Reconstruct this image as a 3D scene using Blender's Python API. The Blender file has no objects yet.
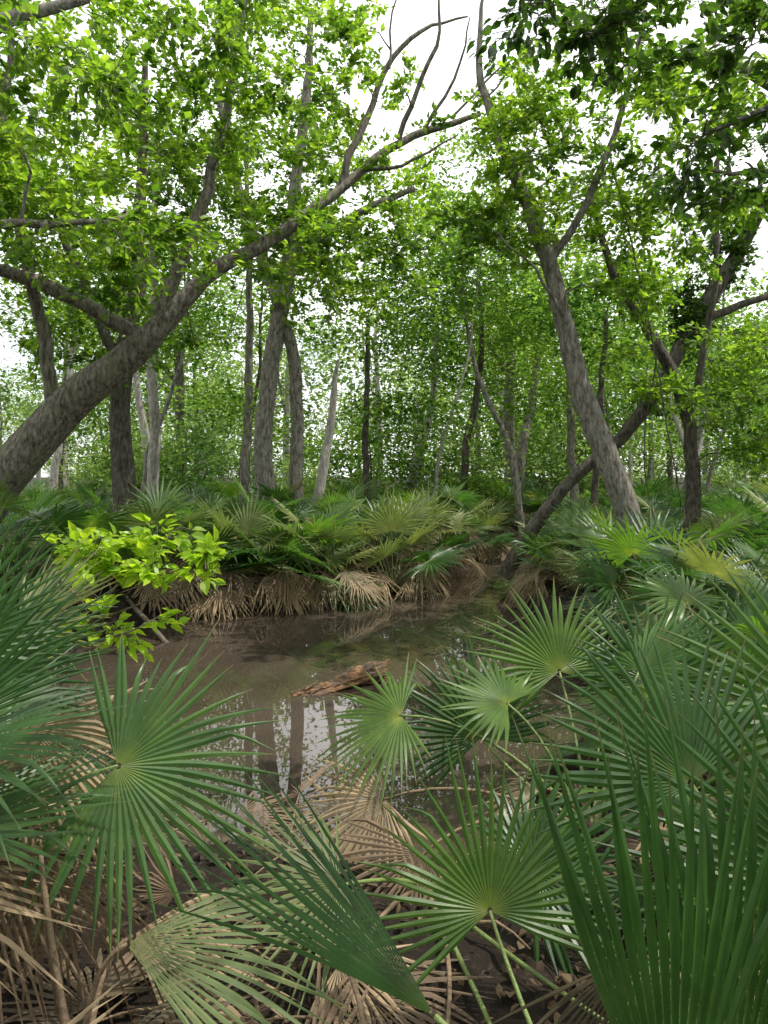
import bpy, math
import numpy as np
from mathutils import Vector
R = np.random.default_rng(11)
scene = bpy.context.scene
def nrm(v):
    v = np.asarray(v, float); return v/(np.linalg.norm(v, axis=-1, keepdims=True)+1e-9)
UP = np.array([0, 0, 1.0])

# ---------------------------------------------------------------- materials
def newmat(name):
    m = bpy.data.materials.new(name); m.use_nodes = True
    nt = m.node_tree
    for n in list(nt.nodes): nt.nodes.remove(n)
    out = nt.nodes.new('ShaderNodeOutputMaterial')
    return m, nt, out
def ramp(nt, stops):
    n = nt.nodes.new('ShaderNodeValToRGB'); e = n.color_ramp.elements
    while len(e) < len(stops): e.new(0.5)
    for i, (p, c) in enumerate(stops):
        e[i].position = p; e[i].color = (*c, 1)
    return n
def noise(nt, vec, scale, detail=4, rough=0.55):
    n = nt.nodes.new('ShaderNodeTexNoise'); n.inputs['Scale'].default_value = scale
    n.inputs['Detail'].default_value = detail; n.inputs['Roughness'].default_value = rough
    if vec is not None: nt.links.new(vec, n.inputs['Vector'])
    return n
def mixc(nt, f, a, b, mode='MIX'):
    n = nt.nodes.new('ShaderNodeMix'); n.data_type = 'RGBA'; n.blend_type = mode
    for k, v in ((0, f), (6, a), (7, b)):
        if isinstance(v, bpy.types.NodeSocket): nt.links.new(v, n.inputs[k])
        elif isinstance(v, (int, float)): n.inputs[k].default_value = v
        else: n.inputs[k].default_value = (*v, 1)
    return n.outputs[2]
def leaf_mat(name, stops, trans, tfac=0.45, rough=0.45, nscale=0.6, cheap=False):
    m, nt, out = newmat(name); L = nt.links
    g = nt.nodes.new('ShaderNodeNewGeometry')
    r = ramp(nt, stops); L.new(g.outputs['Random Per Island'], r.inputs[0])
    n = noise(nt, g.outputs['Position'], nscale, 1 if cheap else 2)
    rr = ramp(nt, [(0.34, (0.42, 0.52, 0.45)), (0.64, (1.4, 1.28, 1.1))]); L.new(n.outputs[0], rr.inputs[0])
    col = mixc(nt, 1.0, r.outputs[0], rr.outputs[0], 'MULTIPLY')
    if cheap:
        p = nt.nodes.new('ShaderNodeBsdfDiffuse'); L.new(col, p.inputs[0])
    else:
        p = nt.nodes.new('ShaderNodeBsdfPrincipled'); L.new(col, p.inputs['Base Color']); p.inputs['Roughness'].default_value = rough
    t = nt.nodes.new('ShaderNodeBsdfTranslucent')
    tc = mixc(nt, 1.0, col, trans, 'MULTIPLY'); L.new(tc, t.inputs[0])
    mx = nt.nodes.new('ShaderNodeMixShader'); mx.inputs[0].default_value = tfac
    L.new(p.outputs[0], mx.inputs[1]); L.new(t.outputs[0], mx.inputs[2]); L.new(mx.outputs[0], out.inputs[0])
    return m
def palm_mat(name, inner, mid, tip, hue2, trans, tfac, rough, stripes=0.35, blotch=None):
    m, nt, out = newmat(name); L = nt.links
    a = nt.nodes.new('ShaderNodeAttribute'); a.attribute_name = 'seg'
    sp = nt.nodes.new('ShaderNodeSeparateXYZ'); L.new(a.outputs['Vector'], sp.inputs[0])
    r = ramp(nt, [(0.0, inner), (0.18, mid), (0.88, mid), (1.0, tip)]); L.new(sp.outputs[0], r.inputs[0])
    rb = ramp(nt, [(0.0, (0.5, 0.62, 0.58)), (0.5, (1, 1, 1)), (1.0, hue2)]); L.new(sp.outputs[2], rb.inputs[0])
    col = mixc(nt, 1.0, r.outputs[0], rb.outputs[0], 'MULTIPLY')
    g = nt.nodes.new('ShaderNodeNewGeometry')
    n = noise(nt, g.outputs['Position'], 9, 3)
    rn = ramp(nt, [(0.3, (0.7, 0.72, 0.7)), (0.7, (1.2, 1.18, 1.15))]); L.new(n.outputs[0], rn.inputs[0])
    col = mixc(nt, 1.0, col, rn.outputs[0], 'MULTIPLY')
    w = nt.nodes.new('ShaderNodeMath'); w.operation = 'MULTIPLY'; w.inputs[1].default_value = 34
    L.new(sp.outputs[1], w.inputs[0])
    s = nt.nodes.new('ShaderNodeMath'); s.operation = 'SINE'; L.new(w.outputs[0], s.inputs[0])
    ms = nt.nodes.new('ShaderNodeMapRange'); ms.inputs[1].default_value = -1; ms.inputs[3].default_value = 1-stripes; ms.inputs[4].default_value = 1.0
    L.new(s.outputs[0], ms.inputs[0])
    cb = nt.nodes.new('ShaderNodeCombineXYZ')
    for i in range(3): L.new(ms.outputs[0], cb.inputs[i])
    col = mixc(nt, 1.0, col, cb.outputs[0], 'MULTIPLY')
    if blotch:
        n2 = noise(nt, g.outputs['Position'], 16, 4, 0.7)
        r2 = ramp(nt, [(0.6, (0, 0, 0)), (0.72, (1, 1, 1))]); L.new(n2.outputs[0], r2.inputs[0])
        col = mixc(nt, r2.outputs[0], col, blotch)
    p = nt.nodes.new('ShaderNodeBsdfPrincipled'); L.new(col, p.inputs['Base Color'])
    p.inputs['Roughness'].default_value = rough
    bp = nt.nodes.new('ShaderNodeBump'); bp.inputs['Strength'].default_value = 0.25; bp.inputs['Distance'].default_value = 0.002
    L.new(s.outputs[0], bp.inputs['Height']); L.new(bp.outputs[0], p.inputs['Normal'])
    t = nt.nodes.new('ShaderNodeBsdfTranslucent')
    tc = mixc(nt, 1.0, col, trans, 'MULTIPLY'); L.new(tc, t.inputs[0])
    mx = nt.nodes.new('ShaderNodeMixShader'); mx.inputs[0].default_value = tfac
    L.new(p.outputs[0], mx.inputs[1]); L.new(t.outputs[0], mx.inputs[2]); L.new(mx.outputs[0], out.inputs[0])
    return m
def bark_mat(name, dark, mid, light, scale=9, lich=(0.3, 0.32, 0.26), lf=.5):
    m, nt, out = newmat(name); L = nt.links
    tc = nt.nodes.new('ShaderNodeTexCoord'); mp = nt.nodes.new('ShaderNodeMapping')
    mp.inputs['Scale'].default_value = (1, 1, 0.28); L.new(tc.outputs['Object'], mp.inputs[0])
    n = noise(nt, mp.outputs[0], scale*2.6, 8, 0.75)
    r = ramp(nt, [(0.38, dark), (0.5, mid), (0.62, light)]); L.new(n.outputs[0], r.inputs[0])
    n2 = noise(nt, tc.outputs['Object'], 4.5, 7, 0.75)
    r2 = ramp(nt, [(0.5, (0, 0, 0)), (0.6, (1, 1, 1))]); L.new(n2.outputs[0], r2.inputs[0])
    ml = nt.nodes.new('ShaderNodeMath'); ml.operation = 'MULTIPLY'; ml.inputs[1].default_value = lf; L.new(r2.outputs[0], ml.inputs[0])
    col = mixc(nt, ml.outputs[0], r.outputs[0], lich)
    p = nt.nodes.new('ShaderNodeBsdfPrincipled'); L.new(col, p.inputs['Base Color']); p.inputs['Roughness'].default_value = 0.9
    bp = nt.nodes.new('ShaderNodeBump'); bp.inputs['Strength'].default_value = 1.0; bp.inputs['Distance'].default_value = 0.06
    L.new(n.outputs[0], bp.inputs['Height']); L.new(bp.outputs[0], p.inputs['Normal']); L.new(p.outputs[0], out.inputs[0])
    return m
BARK = bark_mat('bark_grey', (0.055, 0.047, 0.037), (0.22, 0.195, 0.16), (0.43, 0.39, 0.33))
BARKM = bark_mat('bark_mossy', (0.045, 0.038, 0.03), (0.19, 0.165, 0.13), (0.38, 0.34, 0.28), lich=(0.22, 0.235, 0.13), lf=.6)
BARKD = bark_mat('bark_dark', (0.025, 0.02, 0.015), (0.09, 0.075, 0.058), (0.19, 0.165, 0.135), lich=(0.15, 0.155, 0.1))
BARKP = bark_mat('bark_pale', (0.2, 0.17, 0.14), (0.42, 0.385, 0.34), (0.58, 0.55, 0.5), lich=(0.6, 0.57, 0.52))
LEAF = leaf_mat('leaf_green', [(0, (0.05, 0.115, 0.012)), (0.5, (0.1, 0.19, 0.02)), (1, (0.19, 0.29, 0.035))], (2.5, 2.5, 1.4), 0.52, nscale=.9)
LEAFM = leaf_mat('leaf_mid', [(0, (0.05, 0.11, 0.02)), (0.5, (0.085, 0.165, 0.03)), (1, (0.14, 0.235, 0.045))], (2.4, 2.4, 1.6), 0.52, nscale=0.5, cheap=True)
LEAFF = leaf_mat('leaf_haze_pale', [(0, (0.1, 0.17, 0.05)), (0.5, (0.15, 0.235, 0.075)), (1, (0.2, 0.29, 0.1))], (2.2, 2.2, 1.7), 0.5, nscale=0.2, cheap=True)  # aerial haze painted into the leaf colour: paler, less saturated green
LEAFD = leaf_mat('leaf_dark', [(0, (0.025, 0.06, 0.012)), (0.6, (0.045, 0.1, 0.018)), (1, (0.09, 0.17, 0.025))], (2.2, 2.3, 1.1), 0.42, 0.35)
LEAFL = leaf_mat('leaf_lime', [(0, (0.16, 0.3, 0.02)), (0.5, (0.25, 0.41, 0.03)), (1, (0.33, 0.47, 0.04))], (2.0, 1.9, 1.2), 0.5, 0.4)
LITTER = leaf_mat('leaf_litter', [(0, (0.03, 0.02, 0.013)), (0.6, (0.07, 0.046, 0.028)), (1, (0.16, 0.115, 0.07))], (1, 1, 1), 0.1, 0.8)
PG = palm_mat('palmetto_green', (0.17, 0.24, 0.06), (0.068, 0.15, 0.042), (0.22, 0.18, 0.09), (2.1, 1.6, 0.95), (2.0, 2.3, 0.9), 0.36, 0.3)
PY = palm_mat('palmetto_yellowing', (0.28, 0.28, 0.1), (0.2, 0.26, 0.09), (0.4, 0.3, 0.15), (1.3, 1.15, 0.9), (1.6, 1.7, 1.0), 0.35, 0.45, blotch=(0.32, 0.23, 0.12))
PD = palm_mat('palmetto_dead', (0.28, 0.2, 0.12), (0.42, 0.32, 0.2), (0.25, 0.18, 0.12), (1.15, 1.1, 1.05), (1.3, 1.15, 0.9), 0.2, 0.8, 0.4, blotch=(0.14, 0.095, 0.06))
PDD = palm_mat('palmetto_rotting', (0.12, 0.08, 0.05), (0.2, 0.14, 0.09), (0.1, 0.07, 0.045), (1.4, 1.35, 1.3), (1.2, 1.1, 0.9), 0.12, 0.8, 0.45, blotch=(0.05, 0.035, 0.022))
def plain(name, c, rough=0.6, ns=20, var=0.5, c2=None, sc=(1, 1, 1)):
    m, nt, out = newmat(name); L = nt.links
    tc = nt.nodes.new('ShaderNodeTexCoord'); mp = nt.nodes.new('ShaderNodeMapping'); mp.inputs['Scale'].default_value = sc; mp.inputs['Rotation'].default_value = (0, 0, -.56 if c2 else 0); L.new(tc.outputs['Object'], mp.inputs[0])
    n = noise(nt, mp.outputs[0], ns, 6, 0.7)
    r = ramp(nt, [(0.35, tuple(x*(1-var) for x in c)), (0.65, tuple(x*(1+var) for x in c))]); L.new(n.outputs[0], r.inputs[0])
    col = r.outputs[0]
    if c2:
        n2 = noise(nt, tc.outputs['Object'], 5, 5, .7); r2 = ramp(nt, [(.42, (0, 0, 0)), (.56, (1, 1, 1))]); L.new(n2.outputs[0], r2.inputs[0])
        col = mixc(nt, r2.outputs[0], col, c2)
    p = nt.nodes.new('ShaderNodeBsdfPrincipled'); L.new(col, p.inputs['Base Color']); p.inputs['Roughness'].default_value = rough
    bp = nt.nodes.new('ShaderNodeBump'); bp.inputs['Strength'].default_value = 1; bp.inputs['Distance'].default_value = 0.02
    L.new(n.outputs[0], bp.inputs['Height']); L.new(bp.outputs[0], p.inputs['Normal']); L.new(p.outputs[0], out.inputs[0])
    return m
PET = plain('petiole_green', (0.15, 0.21, 0.06), 0.4, 12, 0.3)
PETD = plain('petiole_dead', (0.2, 0.14, 0.085), 0.8, 15, 0.4)
TWIG = plain('twig_wood', (0.14, 0.115, 0.085), 0.9, 20, 0.4)
ROT = plain('rotten_wood', (0.22, 0.115, 0.052), 0.85, 30, 0.9, (0.09, 0.065, 0.045), (.25, 1.6, 1.6))

# ---------------------------------------------------------------- mesh accumulator
class Acc:
    def __init__(s): s.V=[]; s.Q=[]; s.T=[]; s.MQ=[]; s.MT=[]; s.A=[]; s.n=0
    def add(s, V, Q=None, T=None, mat=0, A=None):
        V = np.asarray(V, float).reshape(-1, 3)
        s.V.append(V); s.A.append(np.zeros((len(V), 3)) if A is None else np.asarray(A).reshape(-1, 3))
        if Q is not None and len(Q): s.Q.append(np.asarray(Q)+s.n); s.MQ.append(np.full(len(Q), mat))
        if T is not None and len(T): s.T.append(np.asarray(T)+s.n); s.MT.append(np.full(len(T), mat))
        s.n += len(V)
    def mesh(s, name, mats, origin=(0, 0, 0), flat=()):
        V = np.concatenate(s.V)-np.asarray(origin); A = np.concatenate(s.A)
        Q = np.concatenate(s.Q) if s.Q else np.zeros((0, 4), int); T = np.concatenate(s.T) if s.T else np.zeros((0, 3), int)
        mi = np.concatenate((s.MQ or [np.zeros(0)])+(s.MT or [np.zeros(0)])).astype(np.int32)
        me = bpy.data.meshes.new(name)
        me.vertices.add(len(V)); me.vertices.foreach_set('co', V.astype(np.float32).ravel())
        me.loops.add(len(Q)*4+len(T)*3); me.loops.foreach_set('vertex_index', np.concatenate([Q.ravel(), T.ravel()]).astype(np.int32))
        tot = np.concatenate([np.full(len(Q), 4), np.full(len(T), 3)]); st = np.concatenate([[0], np.cumsum(tot)[:-1]])
        me.polygons.add(len(tot)); me.polygons.foreach_set('loop_start', st.astype(np.int32))
        me.polygons.foreach_set('loop_total', tot.astype(np.int32))
        for m in mats: me.materials.append(m)
        me.polygons.foreach_set('material_index', mi)
        sm = np.ones(len(tot), bool)
        for f in flat: sm[mi == f] = False
        me.polygons.foreach_set('use_smooth', sm)
        at = me.attributes.new('seg', 'FLOAT_VECTOR', 'POINT'); at.data.foreach_set('vector', A.astype(np.float32).ravel())
        me.update(calc_edges=True); me.validate()
        return me
def obj(name, me, loc=(0, 0, 0), parent=None, rot=0, sc=1):
    o = bpy.data.objects.new(name, me); o.location = loc; o.rotation_euler = (0, 0, rot)
    o.scale = (sc, sc, sc) if np.isscalar(sc) else sc
    scene.collection.objects.link(o)
    if parent: o.parent = parent
    return o

def tube(acc, P, rad, k=6, mat=0, rough=0.0):
    P = np.asarray(P, float); n = len(P); rad = np.asarray(rad, float)
    T = nrm(np.gradient(P, axis=0)); m = nrm(T.mean(0))
    ref = np.array([1., 0, 0]) if abs(m[0]) < 0.7 else np.array([0, 1., 0])
    a = nrm(np.cross(T, ref)); b = np.cross(T, a)
    th = np.linspace(0, 2*math.pi, k, endpoint=False)
    rr = rad[:, None]*np.ones(k)[None]
    if rough:
        ph = R.uniform(0, 6.28, 4)
        z = np.linspace(0, 1, n)[:, None]*n
        rr = rr*(1+rough*(np.sin(3*th+ph[0]+z*0.21)+0.7*np.sin(5*th+ph[1]-z*0.33)+0.6*np.sin(2*th+ph[2]+z*0.5))*0.5+R.normal(0, rough*0.25, rr.shape))
    V = P[:, None]+rr[..., None]*(a[:, None]*np.cos(th)[None, :, None]+b[:, None]*np.sin(th)[None, :, None])
    i = np.arange(n-1)[:, None]*k; j = np.arange(k)[None]; j2 = (j+1) % k
    Q = np.stack([i+j, i+j2, i+k+j2, i+k+j], -1).reshape(-1, 4)
    acc.add(V, Q, mat=mat)
    acc.add([P[-1]+T[-1]*rad[-1]*0.3], mat=mat)
    acc.T.append(np.stack([np.full(k, acc.n-1), acc.n-1-k+np.arange(k), acc.n-1-k+(np.arange(k)+1) % k], -1)); acc.MT.append(np.full(k, mat))

def spline(pts, step=0.25, wob=0.03):
    pts = np.asarray(pts, float); p = np.vstack([2*pts[0]-pts[1], pts, 2*pts[-1]-pts[-2]]); out = []
    for i in range(1, len(p)-2):
        n = max(2, int(np.linalg.norm(p[i+1, :3]-p[i, :3])/step)); t = np.linspace(0, 1, n, endpoint=False)[:, None]
        out.append(0.5*((2*p[i])+(-p[i-1]+p[i+1])*t+(2*p[i-1]-5*p[i]+4*p[i+1]-p[i+2])*t**2+(-p[i-1]+3*p[i]-3*p[i+1]+p[i+2])*t**3))
    out.append(pts[-1:]); o = np.vstack(out)
    if wob and len(o) > 3:
        w = np.cumsum(R.normal(0, wob, (len(o), 3)), 0); w -= np.linspace(0, 1, len(o))[:, None]*w[-1]; o[:, :3] += w*0.6
    o[:, 3] = np.maximum(o[:, 3], 0.004)
    return o

def leaves(acc, C, size, mat, flat=0.55, detail=False, D=None):
    N = len(C)
    if not N: return
    d = R.normal(0, 1, (N, 3)); d[:, 2] = d[:, 2]*0.45-0.25
    if D is not None: d = d*0.7+D
    d = nrm(d)
    n = R.normal(0, flat, (N, 3)); n[:, 2] += 1.0; n = nrm(n-(n*d).sum(1)[:, None]*d)
    w = np.cross(d, n); s = (size*R.uniform(0.5, 1.35, N))[:, None]
    wd = s*R.uniform(0.24, 0.34, N)[:, None]
    if detail:
        f = n*wd*0.35; cu = -n*s*0.12
        V = np.stack([C, C+d*s*.28+w*wd*.85+f, C+d*s*.62+w*wd*.8+f+cu*.5, C+d*s+cu*1.6, C+d*s*.62-w*wd*.8+f+cu*.5, C+d*s*.28-w*wd*.85+f, C+d*s*.3, C+d*s*.64+cu*.5], 1)
        b = np.arange(N)[:, None]*8
        Q = np.concatenate([b+np.array([[6, 1, 2, 7]]), b+np.array([[5, 6, 7, 4]])])
        T = np.concatenate([b+np.array([[0, 1, 6]]), b+np.array([[0, 6, 5]]), b+np.array([[7, 2, 3]]), b+np.array([[4, 7, 3]])])
        acc.add(V, Q, T, mat=mat)
    else:
        f = n*wd*0.3
        V = np.stack([C, C+d*s*.45+w*wd+f, C+d*s, C+d*s*.45-w*wd+f], 1)
        b = np.arange(N)[:, None]*4
        acc.add(V, None, np.concatenate([b+np.array([[0, 1, 2]]), b+np.array([[0, 2, 3]])]), mat=mat)

def make_tree(name, paths, blobs, leaf=0.07, per=60, lm=LEAF, bark=BARK, twigs=True, detail=False, minz=1.6, spread=0.33, link=True, k=12, rough=0.1):
    acc = Acc(); nodes = []; rads = []
    for i, p in enumerate(paths):
        s = spline(p, 0.2, 0.025 if i == 0 else 0.035); tube(acc, s[:, :3], s[:, 3], k if s[0, 3] > 0.06 else 6, 0, rough if s[0, 3] > 0.06 else 0.05)
        nodes += list(s[1:, :3]); rads += list(s[1:, 3])
    tg = []
    for b in blobs:
        c = np.array(b[:3]); r = np.array(b[3:6]); n = b[6]
        u = nrm(R.normal(0, 1, (n, 3)))*R.uniform(0.15, 1, (n, 1))**0.45
        tg.append(c+u*r)
    if tg:
        tg = np.vstack(tg); N0 = np.array(nodes)
        d0 = np.array([np.min(np.linalg.norm(N0-t, axis=1)) for t in tg]); tg = tg[np.argsort(d0)]
        cap = len(nodes)+len(tg)*6; NA = np.zeros((cap, 3)); RA = np.zeros(cap); c = len(nodes); NA[:c] = nodes; RA[:c] = rads
        LC = []; LD = []
        for t in tg:
            pen = np.where(NA[:c, 2] < minz, 3.0, 0)+np.maximum(0, NA[:c, 2]-t[2])*0.6
            i = int(np.argmin(np.linalg.norm(NA[:c]-t, axis=1)+pen)); a = NA[i]; v = t-a; ln = np.linalg.norm(v)
            if ln < 0.05: continue
            s = np.linspace(0, 1, 6)[:, None]
            off = np.array([0, 0, 0.16])*ln+R.normal(0, 0.09, 3)*ln
            P = a+v*s+off*np.sin(s*math.pi)+R.normal(0, 0.018*ln+0.004, (6, 3))*(s > 0)
            r0 = min(RA[i]*0.7, 0.008+0.013*ln)
            rr = np.linspace(r0, 0.004, 6); tube(acc, P, rr, 5 if r0 > 0.012 else 4, 0)
            NA[c:c+5] = P[1:]; RA[c:c+5] = rr[1:]; c += 5
            dirn = nrm(v)
            if twigs:
                nt_ = 6; q = max(1, int(per*R.uniform(.6, 1.4))//nt_)
                for _ in range(nt_):
                    st = P[R.integers(2, 6)]; td = nrm(dirn*0.7+R.normal(0, 0.8, 3)*[1, 1, 0.45]+[0, 0, 0.05]); tl = R.uniform(0.5, 1.3)*spread
                    e = st+td*tl; mdl = (st+e)/2+R.normal(0, 0.05*tl, 3); e = e-[0, 0, 0.12*tl]
                    tube(acc, [st, mdl, e], [0.0035, 0.003, 0.002], 3, 0)
                    s2 = R.uniform(0.15, 1.05, (q, 1)); LC.append(st+(e-st)*s2+R.normal(0, spread*0.09, (q, 3))); LD.append(np.repeat(td[None], q, 0))
            else:
                LC.append(t+R.normal(0, 1, (per, 3))*[spread, spread, spread*0.45]+dirn*R.uniform(-0.5, 0.4, (per, 1))*spread); LD.append(np.repeat(dirn[None]*0.5, per, 0))
        if LC: leaves(acc, np.vstack(LC), leaf, 1, detail=detail, D=np.vstack(LD))
    o = np.array(paths[0][0][:3], float)
    me = acc.mesh(name, [bark, lm], o, flat=(1,))
    return obj(name, me, o) if link else me

# ---------------------------------------------------------------- fan palm frond
def bez(a, b, c, n):
    t = np.linspace(0, 1, n)[:, None]; return (1-t)**2*a+2*t*(1-t)*b+t*t*c
def frond(acc, base, hub, axis, normal, L=0.6, spread=2.1, nseg=34, droop=0.12, dead=0, fuse=0.42, cup=0.15, fold=0.55, tw=0.25, curl=0.03, mat=0, pm=3, hi=False, bend=0.15, pr=0.007, rv=0.07, tint=None):
    base = np.asarray(base, float); hub = np.asarray(hub, float); axis = nrm(axis)
    normal = np.asarray(normal, float); normal = nrm(normal-normal.dot(axis)*axis); side = np.cross(axis, normal)
    if pr > 0:
        l = np.linalg.norm(hub-base); ctl = hub-axis*l*0.4
        ctl = ctl*0.6+(base+(hub-base)*0.5+[0, 0, bend*l])*0.4
        P = bez(base, ctl, hub, 9); tube(acc, P, np.linspace(pr*1.5, pr*0.8, 9), 6, pm)
    ts = np.array([0.02, .1, .22, .34, .45, .56, .67, .78, .88, .95, 1.0]) if hi else np.array([.02, .22, .42, .6, .8, 1.0])
    nt_ = len(ts); dth = 2*spread/nseg
    th = np.linspace(-spread, spread, nseg)
    Ls = L*(0.82+0.18*np.cos(th))*R.uniform(1-rv*1.5, 1+rv, nseg)
    d = axis*np.cos(th)[:, None]+side*np.sin(th)[:, None]; w = side*np.cos(th)[:, None]-axis*np.sin(th)[:, None]
    r = Ls[:, None]*ts[None]
    free = np.clip((ts-fuse)/(1-fuse), 0, 1)
    P = hub+d[:, None]*r[..., None]+normal*(cup*r*(1-np.cos(th))[:, None]*0.5)[..., None]
    dr = droop*L*ts[None]**2.0+(R.normal(0, 1, nseg)*(0.35*droop+0.02)*L)[:, None]*free[None]**1.4
    snap = (R.uniform(0, 1, nseg) < 0.14)*R.uniform(.05, .22, nseg)*L
    dr = dr+snap[:, None]*np.clip((ts-.7)/.3, 0, 1)[None]
    if dead: dr = dr+(R.uniform(0, 0.25, nseg)*dead*L)[:, None]*free[None]
    P[..., 2] -= dr
    P += w[:, None]*((R.normal(0, curl+0.12*dead, nseg)*L)[:, None]*free[None]**1.3)[..., None]
    if dead: P += normal*((R.normal(0, 0.1*dead, nseg)*L)[:, None]*free[None]**1.2)[..., None]
    wm = fuse*L*math.tan(dth/2)
    hw = np.where(ts[None] <= fuse, r*math.tan(dth/2), wm*(1-free[None]**1.7)*np.ones((nseg, 1)))
    hw = np.maximum(hw, 0.0006)
    if dead: hw = hw*R.uniform(0.45, 0.95, (nseg, 1))
    ph = (R.normal(0, tw+0.9*dead, nseg))[:, None]*free[None]
    W = w[:, None]*np.cos(ph)[..., None]+normal*np.sin(ph)[..., None]; Nn = -w[:, None]*np.sin(ph)[..., None]+normal*np.cos(ph)[..., None]
    Lf = P-W*hw[..., None]; Rt = P+W*hw[..., None]; M = P+Nn*(hw*fold)[..., None]
    V = np.stack([Lf, M, M, Rt], 2)
    tv = R.uniform() if tint is None else tint
    A = np.zeros(V.shape); A[..., 0] = ts[None, :, None]; A[..., 1] = np.array([-1, 0, 0, 1])[None, None]; A[..., 2] = tv*0.8+0.2*R.uniform(0, 1, nseg)[:, None, None]
    b = (np.arange(nseg)[:, None]*nt_+np.arange(nt_-1)[None])*4
    b = b.ravel()[:, None]
    Q = np.concatenate([b+np.array([[0, 1, 5, 4]]), b+np.array([[2, 3, 7, 6]])])
    acc.add(V, Q, mat=mat, A=A)
PM = [PG, PY, PD, PET, PETD, PDD]
def palmetto(nf=11, ndead=4, s=1.0, nseg=28, base=(0, 0, 0), acc=None, hi=False, yellow=0.12, dm=2):
    acc = acc or Acc(); base = np.array(base, float)
    for i in range(nf):
        az = i*2.4+R.uniform(-.4, .4); tau = math.radians(8+62*((i+0.5)/nf)**0.9+R.uniform(-6, 6)); h = np.array([math.cos(az), math.sin(az), 0])
        lp = s*R.uniform(0.55, 0.95)*(1-0.25*i/nf); hub = base+lp*(h*math.sin(tau)+UP*math.cos(tau))+[0, 0, 0.05]
        t2 = tau+math.radians(R.uniform(5, 45)); ax = h*math.sin(t2)+UP*math.cos(t2); nn = -h*math.cos(t2)+UP*math.sin(t2)+R.normal(0, 0.25, 3)
        y = R.uniform() < yellow+0.15*(i > nf*0.75)
        frond(acc, base+h*0.05, hub, ax, nn, L=s*R.uniform(0.48, 0.68), spread=R.uniform(1.5, 2.2), nseg=nseg, droop=R.uniform(.05, .22), mat=1 if y else 0, hi=hi, fuse=R.uniform(.34, .48))
    for i in range(ndead):
        az = R.uniform(0, 6.28); h = np.array([math.cos(az), math.sin(az), 0]); lp = s*R.uniform(0.3, 0.65)
        tau = math.radians(R.uniform(45, 80)); hub = base+lp*(h*math.sin(tau)+UP*math.cos(tau)); t2 = math.radians(R.uniform(95, 150))
        frond(acc, base, hub, h*math.sin(t2)+UP*math.cos(t2), -h*math.cos(t2)+UP*math.sin(t2), L=s*R.uniform(.4, .55), spread=R.uniform(.7, 1.5), nseg=nseg-6, droop=.25, dead=R.uniform(.5, 1), mat=dm if R.uniform() < .7 else 5, pm=4, hi=hi, cup=.5)
    return acc

# ---------------------------------------------------------------- terrain + water
CH = [(-12, 4.3, 1.0), (-4.2, 5.2, 1.3), (-1.2, 6.2, 2.9), (-0.75, 8.2, 2.5), (1.0, 11.0, 1.3), (2.2, 13.5, 1.15), (4.2, 17, 1.2), (9, 20.5, 1.4), (24, 24, 1.6)]
def sdf(x, y):
    x = np.asarray(x, float); y = np.asarray(y, float); best = np.full(x.shape, 1e9)
    for (ax, ay, ar), (bx, by, br) in zip(CH[:-1], CH[1:]):
        t = np.clip(((x-ax)*(bx-ax)+(y-ay)*(by-ay))/((bx-ax)**2+(by-ay)**2), 0, 1)
        best = np.minimum(best, np.hypot(x-ax-t*(bx-ax), y-ay-t*(by-ay))-(ar+t*(br-ar)))
    return best+0.16*np.sin(x*2.3+y*1.1)+0.1*np.sin(y*3.7-x*1.9)
def gz(x, y):
    s = sdf(x, y); a = np.clip((s+0.35)/1.0, 0, 1); a = a*a*(3-2*a)
    far = np.clip(np.hypot(x, y)/60, 0, 1)
    return -0.45+a*0.85+0.05*np.sin(x*1.7+.6)*np.sin(y*1.3)+0.03*np.sin(x*4.1)*np.sin(y*3.7+x)+far*0.15
def axis_pts(lo, hi, dense_lo, dense_hi, st):
    d = np.arange(dense_lo, dense_hi+st/2, st)
    l = dense_lo-np.geomspace(st, dense_lo-lo, 26)[::-1]; h = dense_hi+np.geomspace(st, hi-dense_hi, 26)
    return np.concatenate([l, d, h])
xs = axis_pts(-500, 500, -9, 12, 0.1); ys = axis_pts(-200, 900, 0, 26, 0.1)
X, Y = np.meshgrid(xs, ys); Z = gz(X, Y)+R.normal(0, 0.01, X.shape)
acc = Acc(); nx = len(xs); ny = len(ys)
i = (np.arange(ny-1)[:, None]*nx+np.arange(nx-1)[None]).ravel()[:, None]
acc.add(np.stack([X, Y, Z], -1), i+np.array([[0, 1, nx+1, nx]]))
m, nt, out = newmat('forest_floor'); L = nt.links
g = nt.nodes.new('ShaderNodeNewGeometry'); n = noise(nt, g.outputs['Position'], 3.5, 8, .7); n3 = noise(nt, g.outputs['Position'], 38, 5, .7)
r = ramp(nt, [(.35, (.010, .007, .005)), (.55, (.02, .014, .009)), (.72, (.042, .03, .02))]); L.new(n.outputs[0], r.inputs[0])
r3 = ramp(nt, [(.55, (0, 0, 0)), (.7, (1, 1, 1))]); L.new(n3.outputs[0], r3.inputs[0])
col = mixc(nt, r3.outputs[0], r.outputs[0], (.06, .042, .026))
p = nt.nodes.new('ShaderNodeBsdfPrincipled'); L.new(col, p.inputs['Base Color']); p.inputs['Roughness'].default_value = .9; p.inputs['Specular IOR Level'].default_value = .25
bp = nt.nodes.new('ShaderNodeBump'); bp.inputs['Strength'].default_value = .8; bp.inputs['Distance'].default_value = .03; L.new(n3.outputs[0], bp.inputs['Height']); L.new(bp.outputs[0], p.inputs['Normal']); L.new(p.outputs[0], out.inputs[0])
obj('ground', acc.mesh('ground', [m]))
m, nt, out = newmat('muddy_water'); L = nt.links
g = nt.nodes.new('ShaderNodeNewGeometry'); n = noise(nt, g.outputs['Position'], .7, 4, .6)
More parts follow.
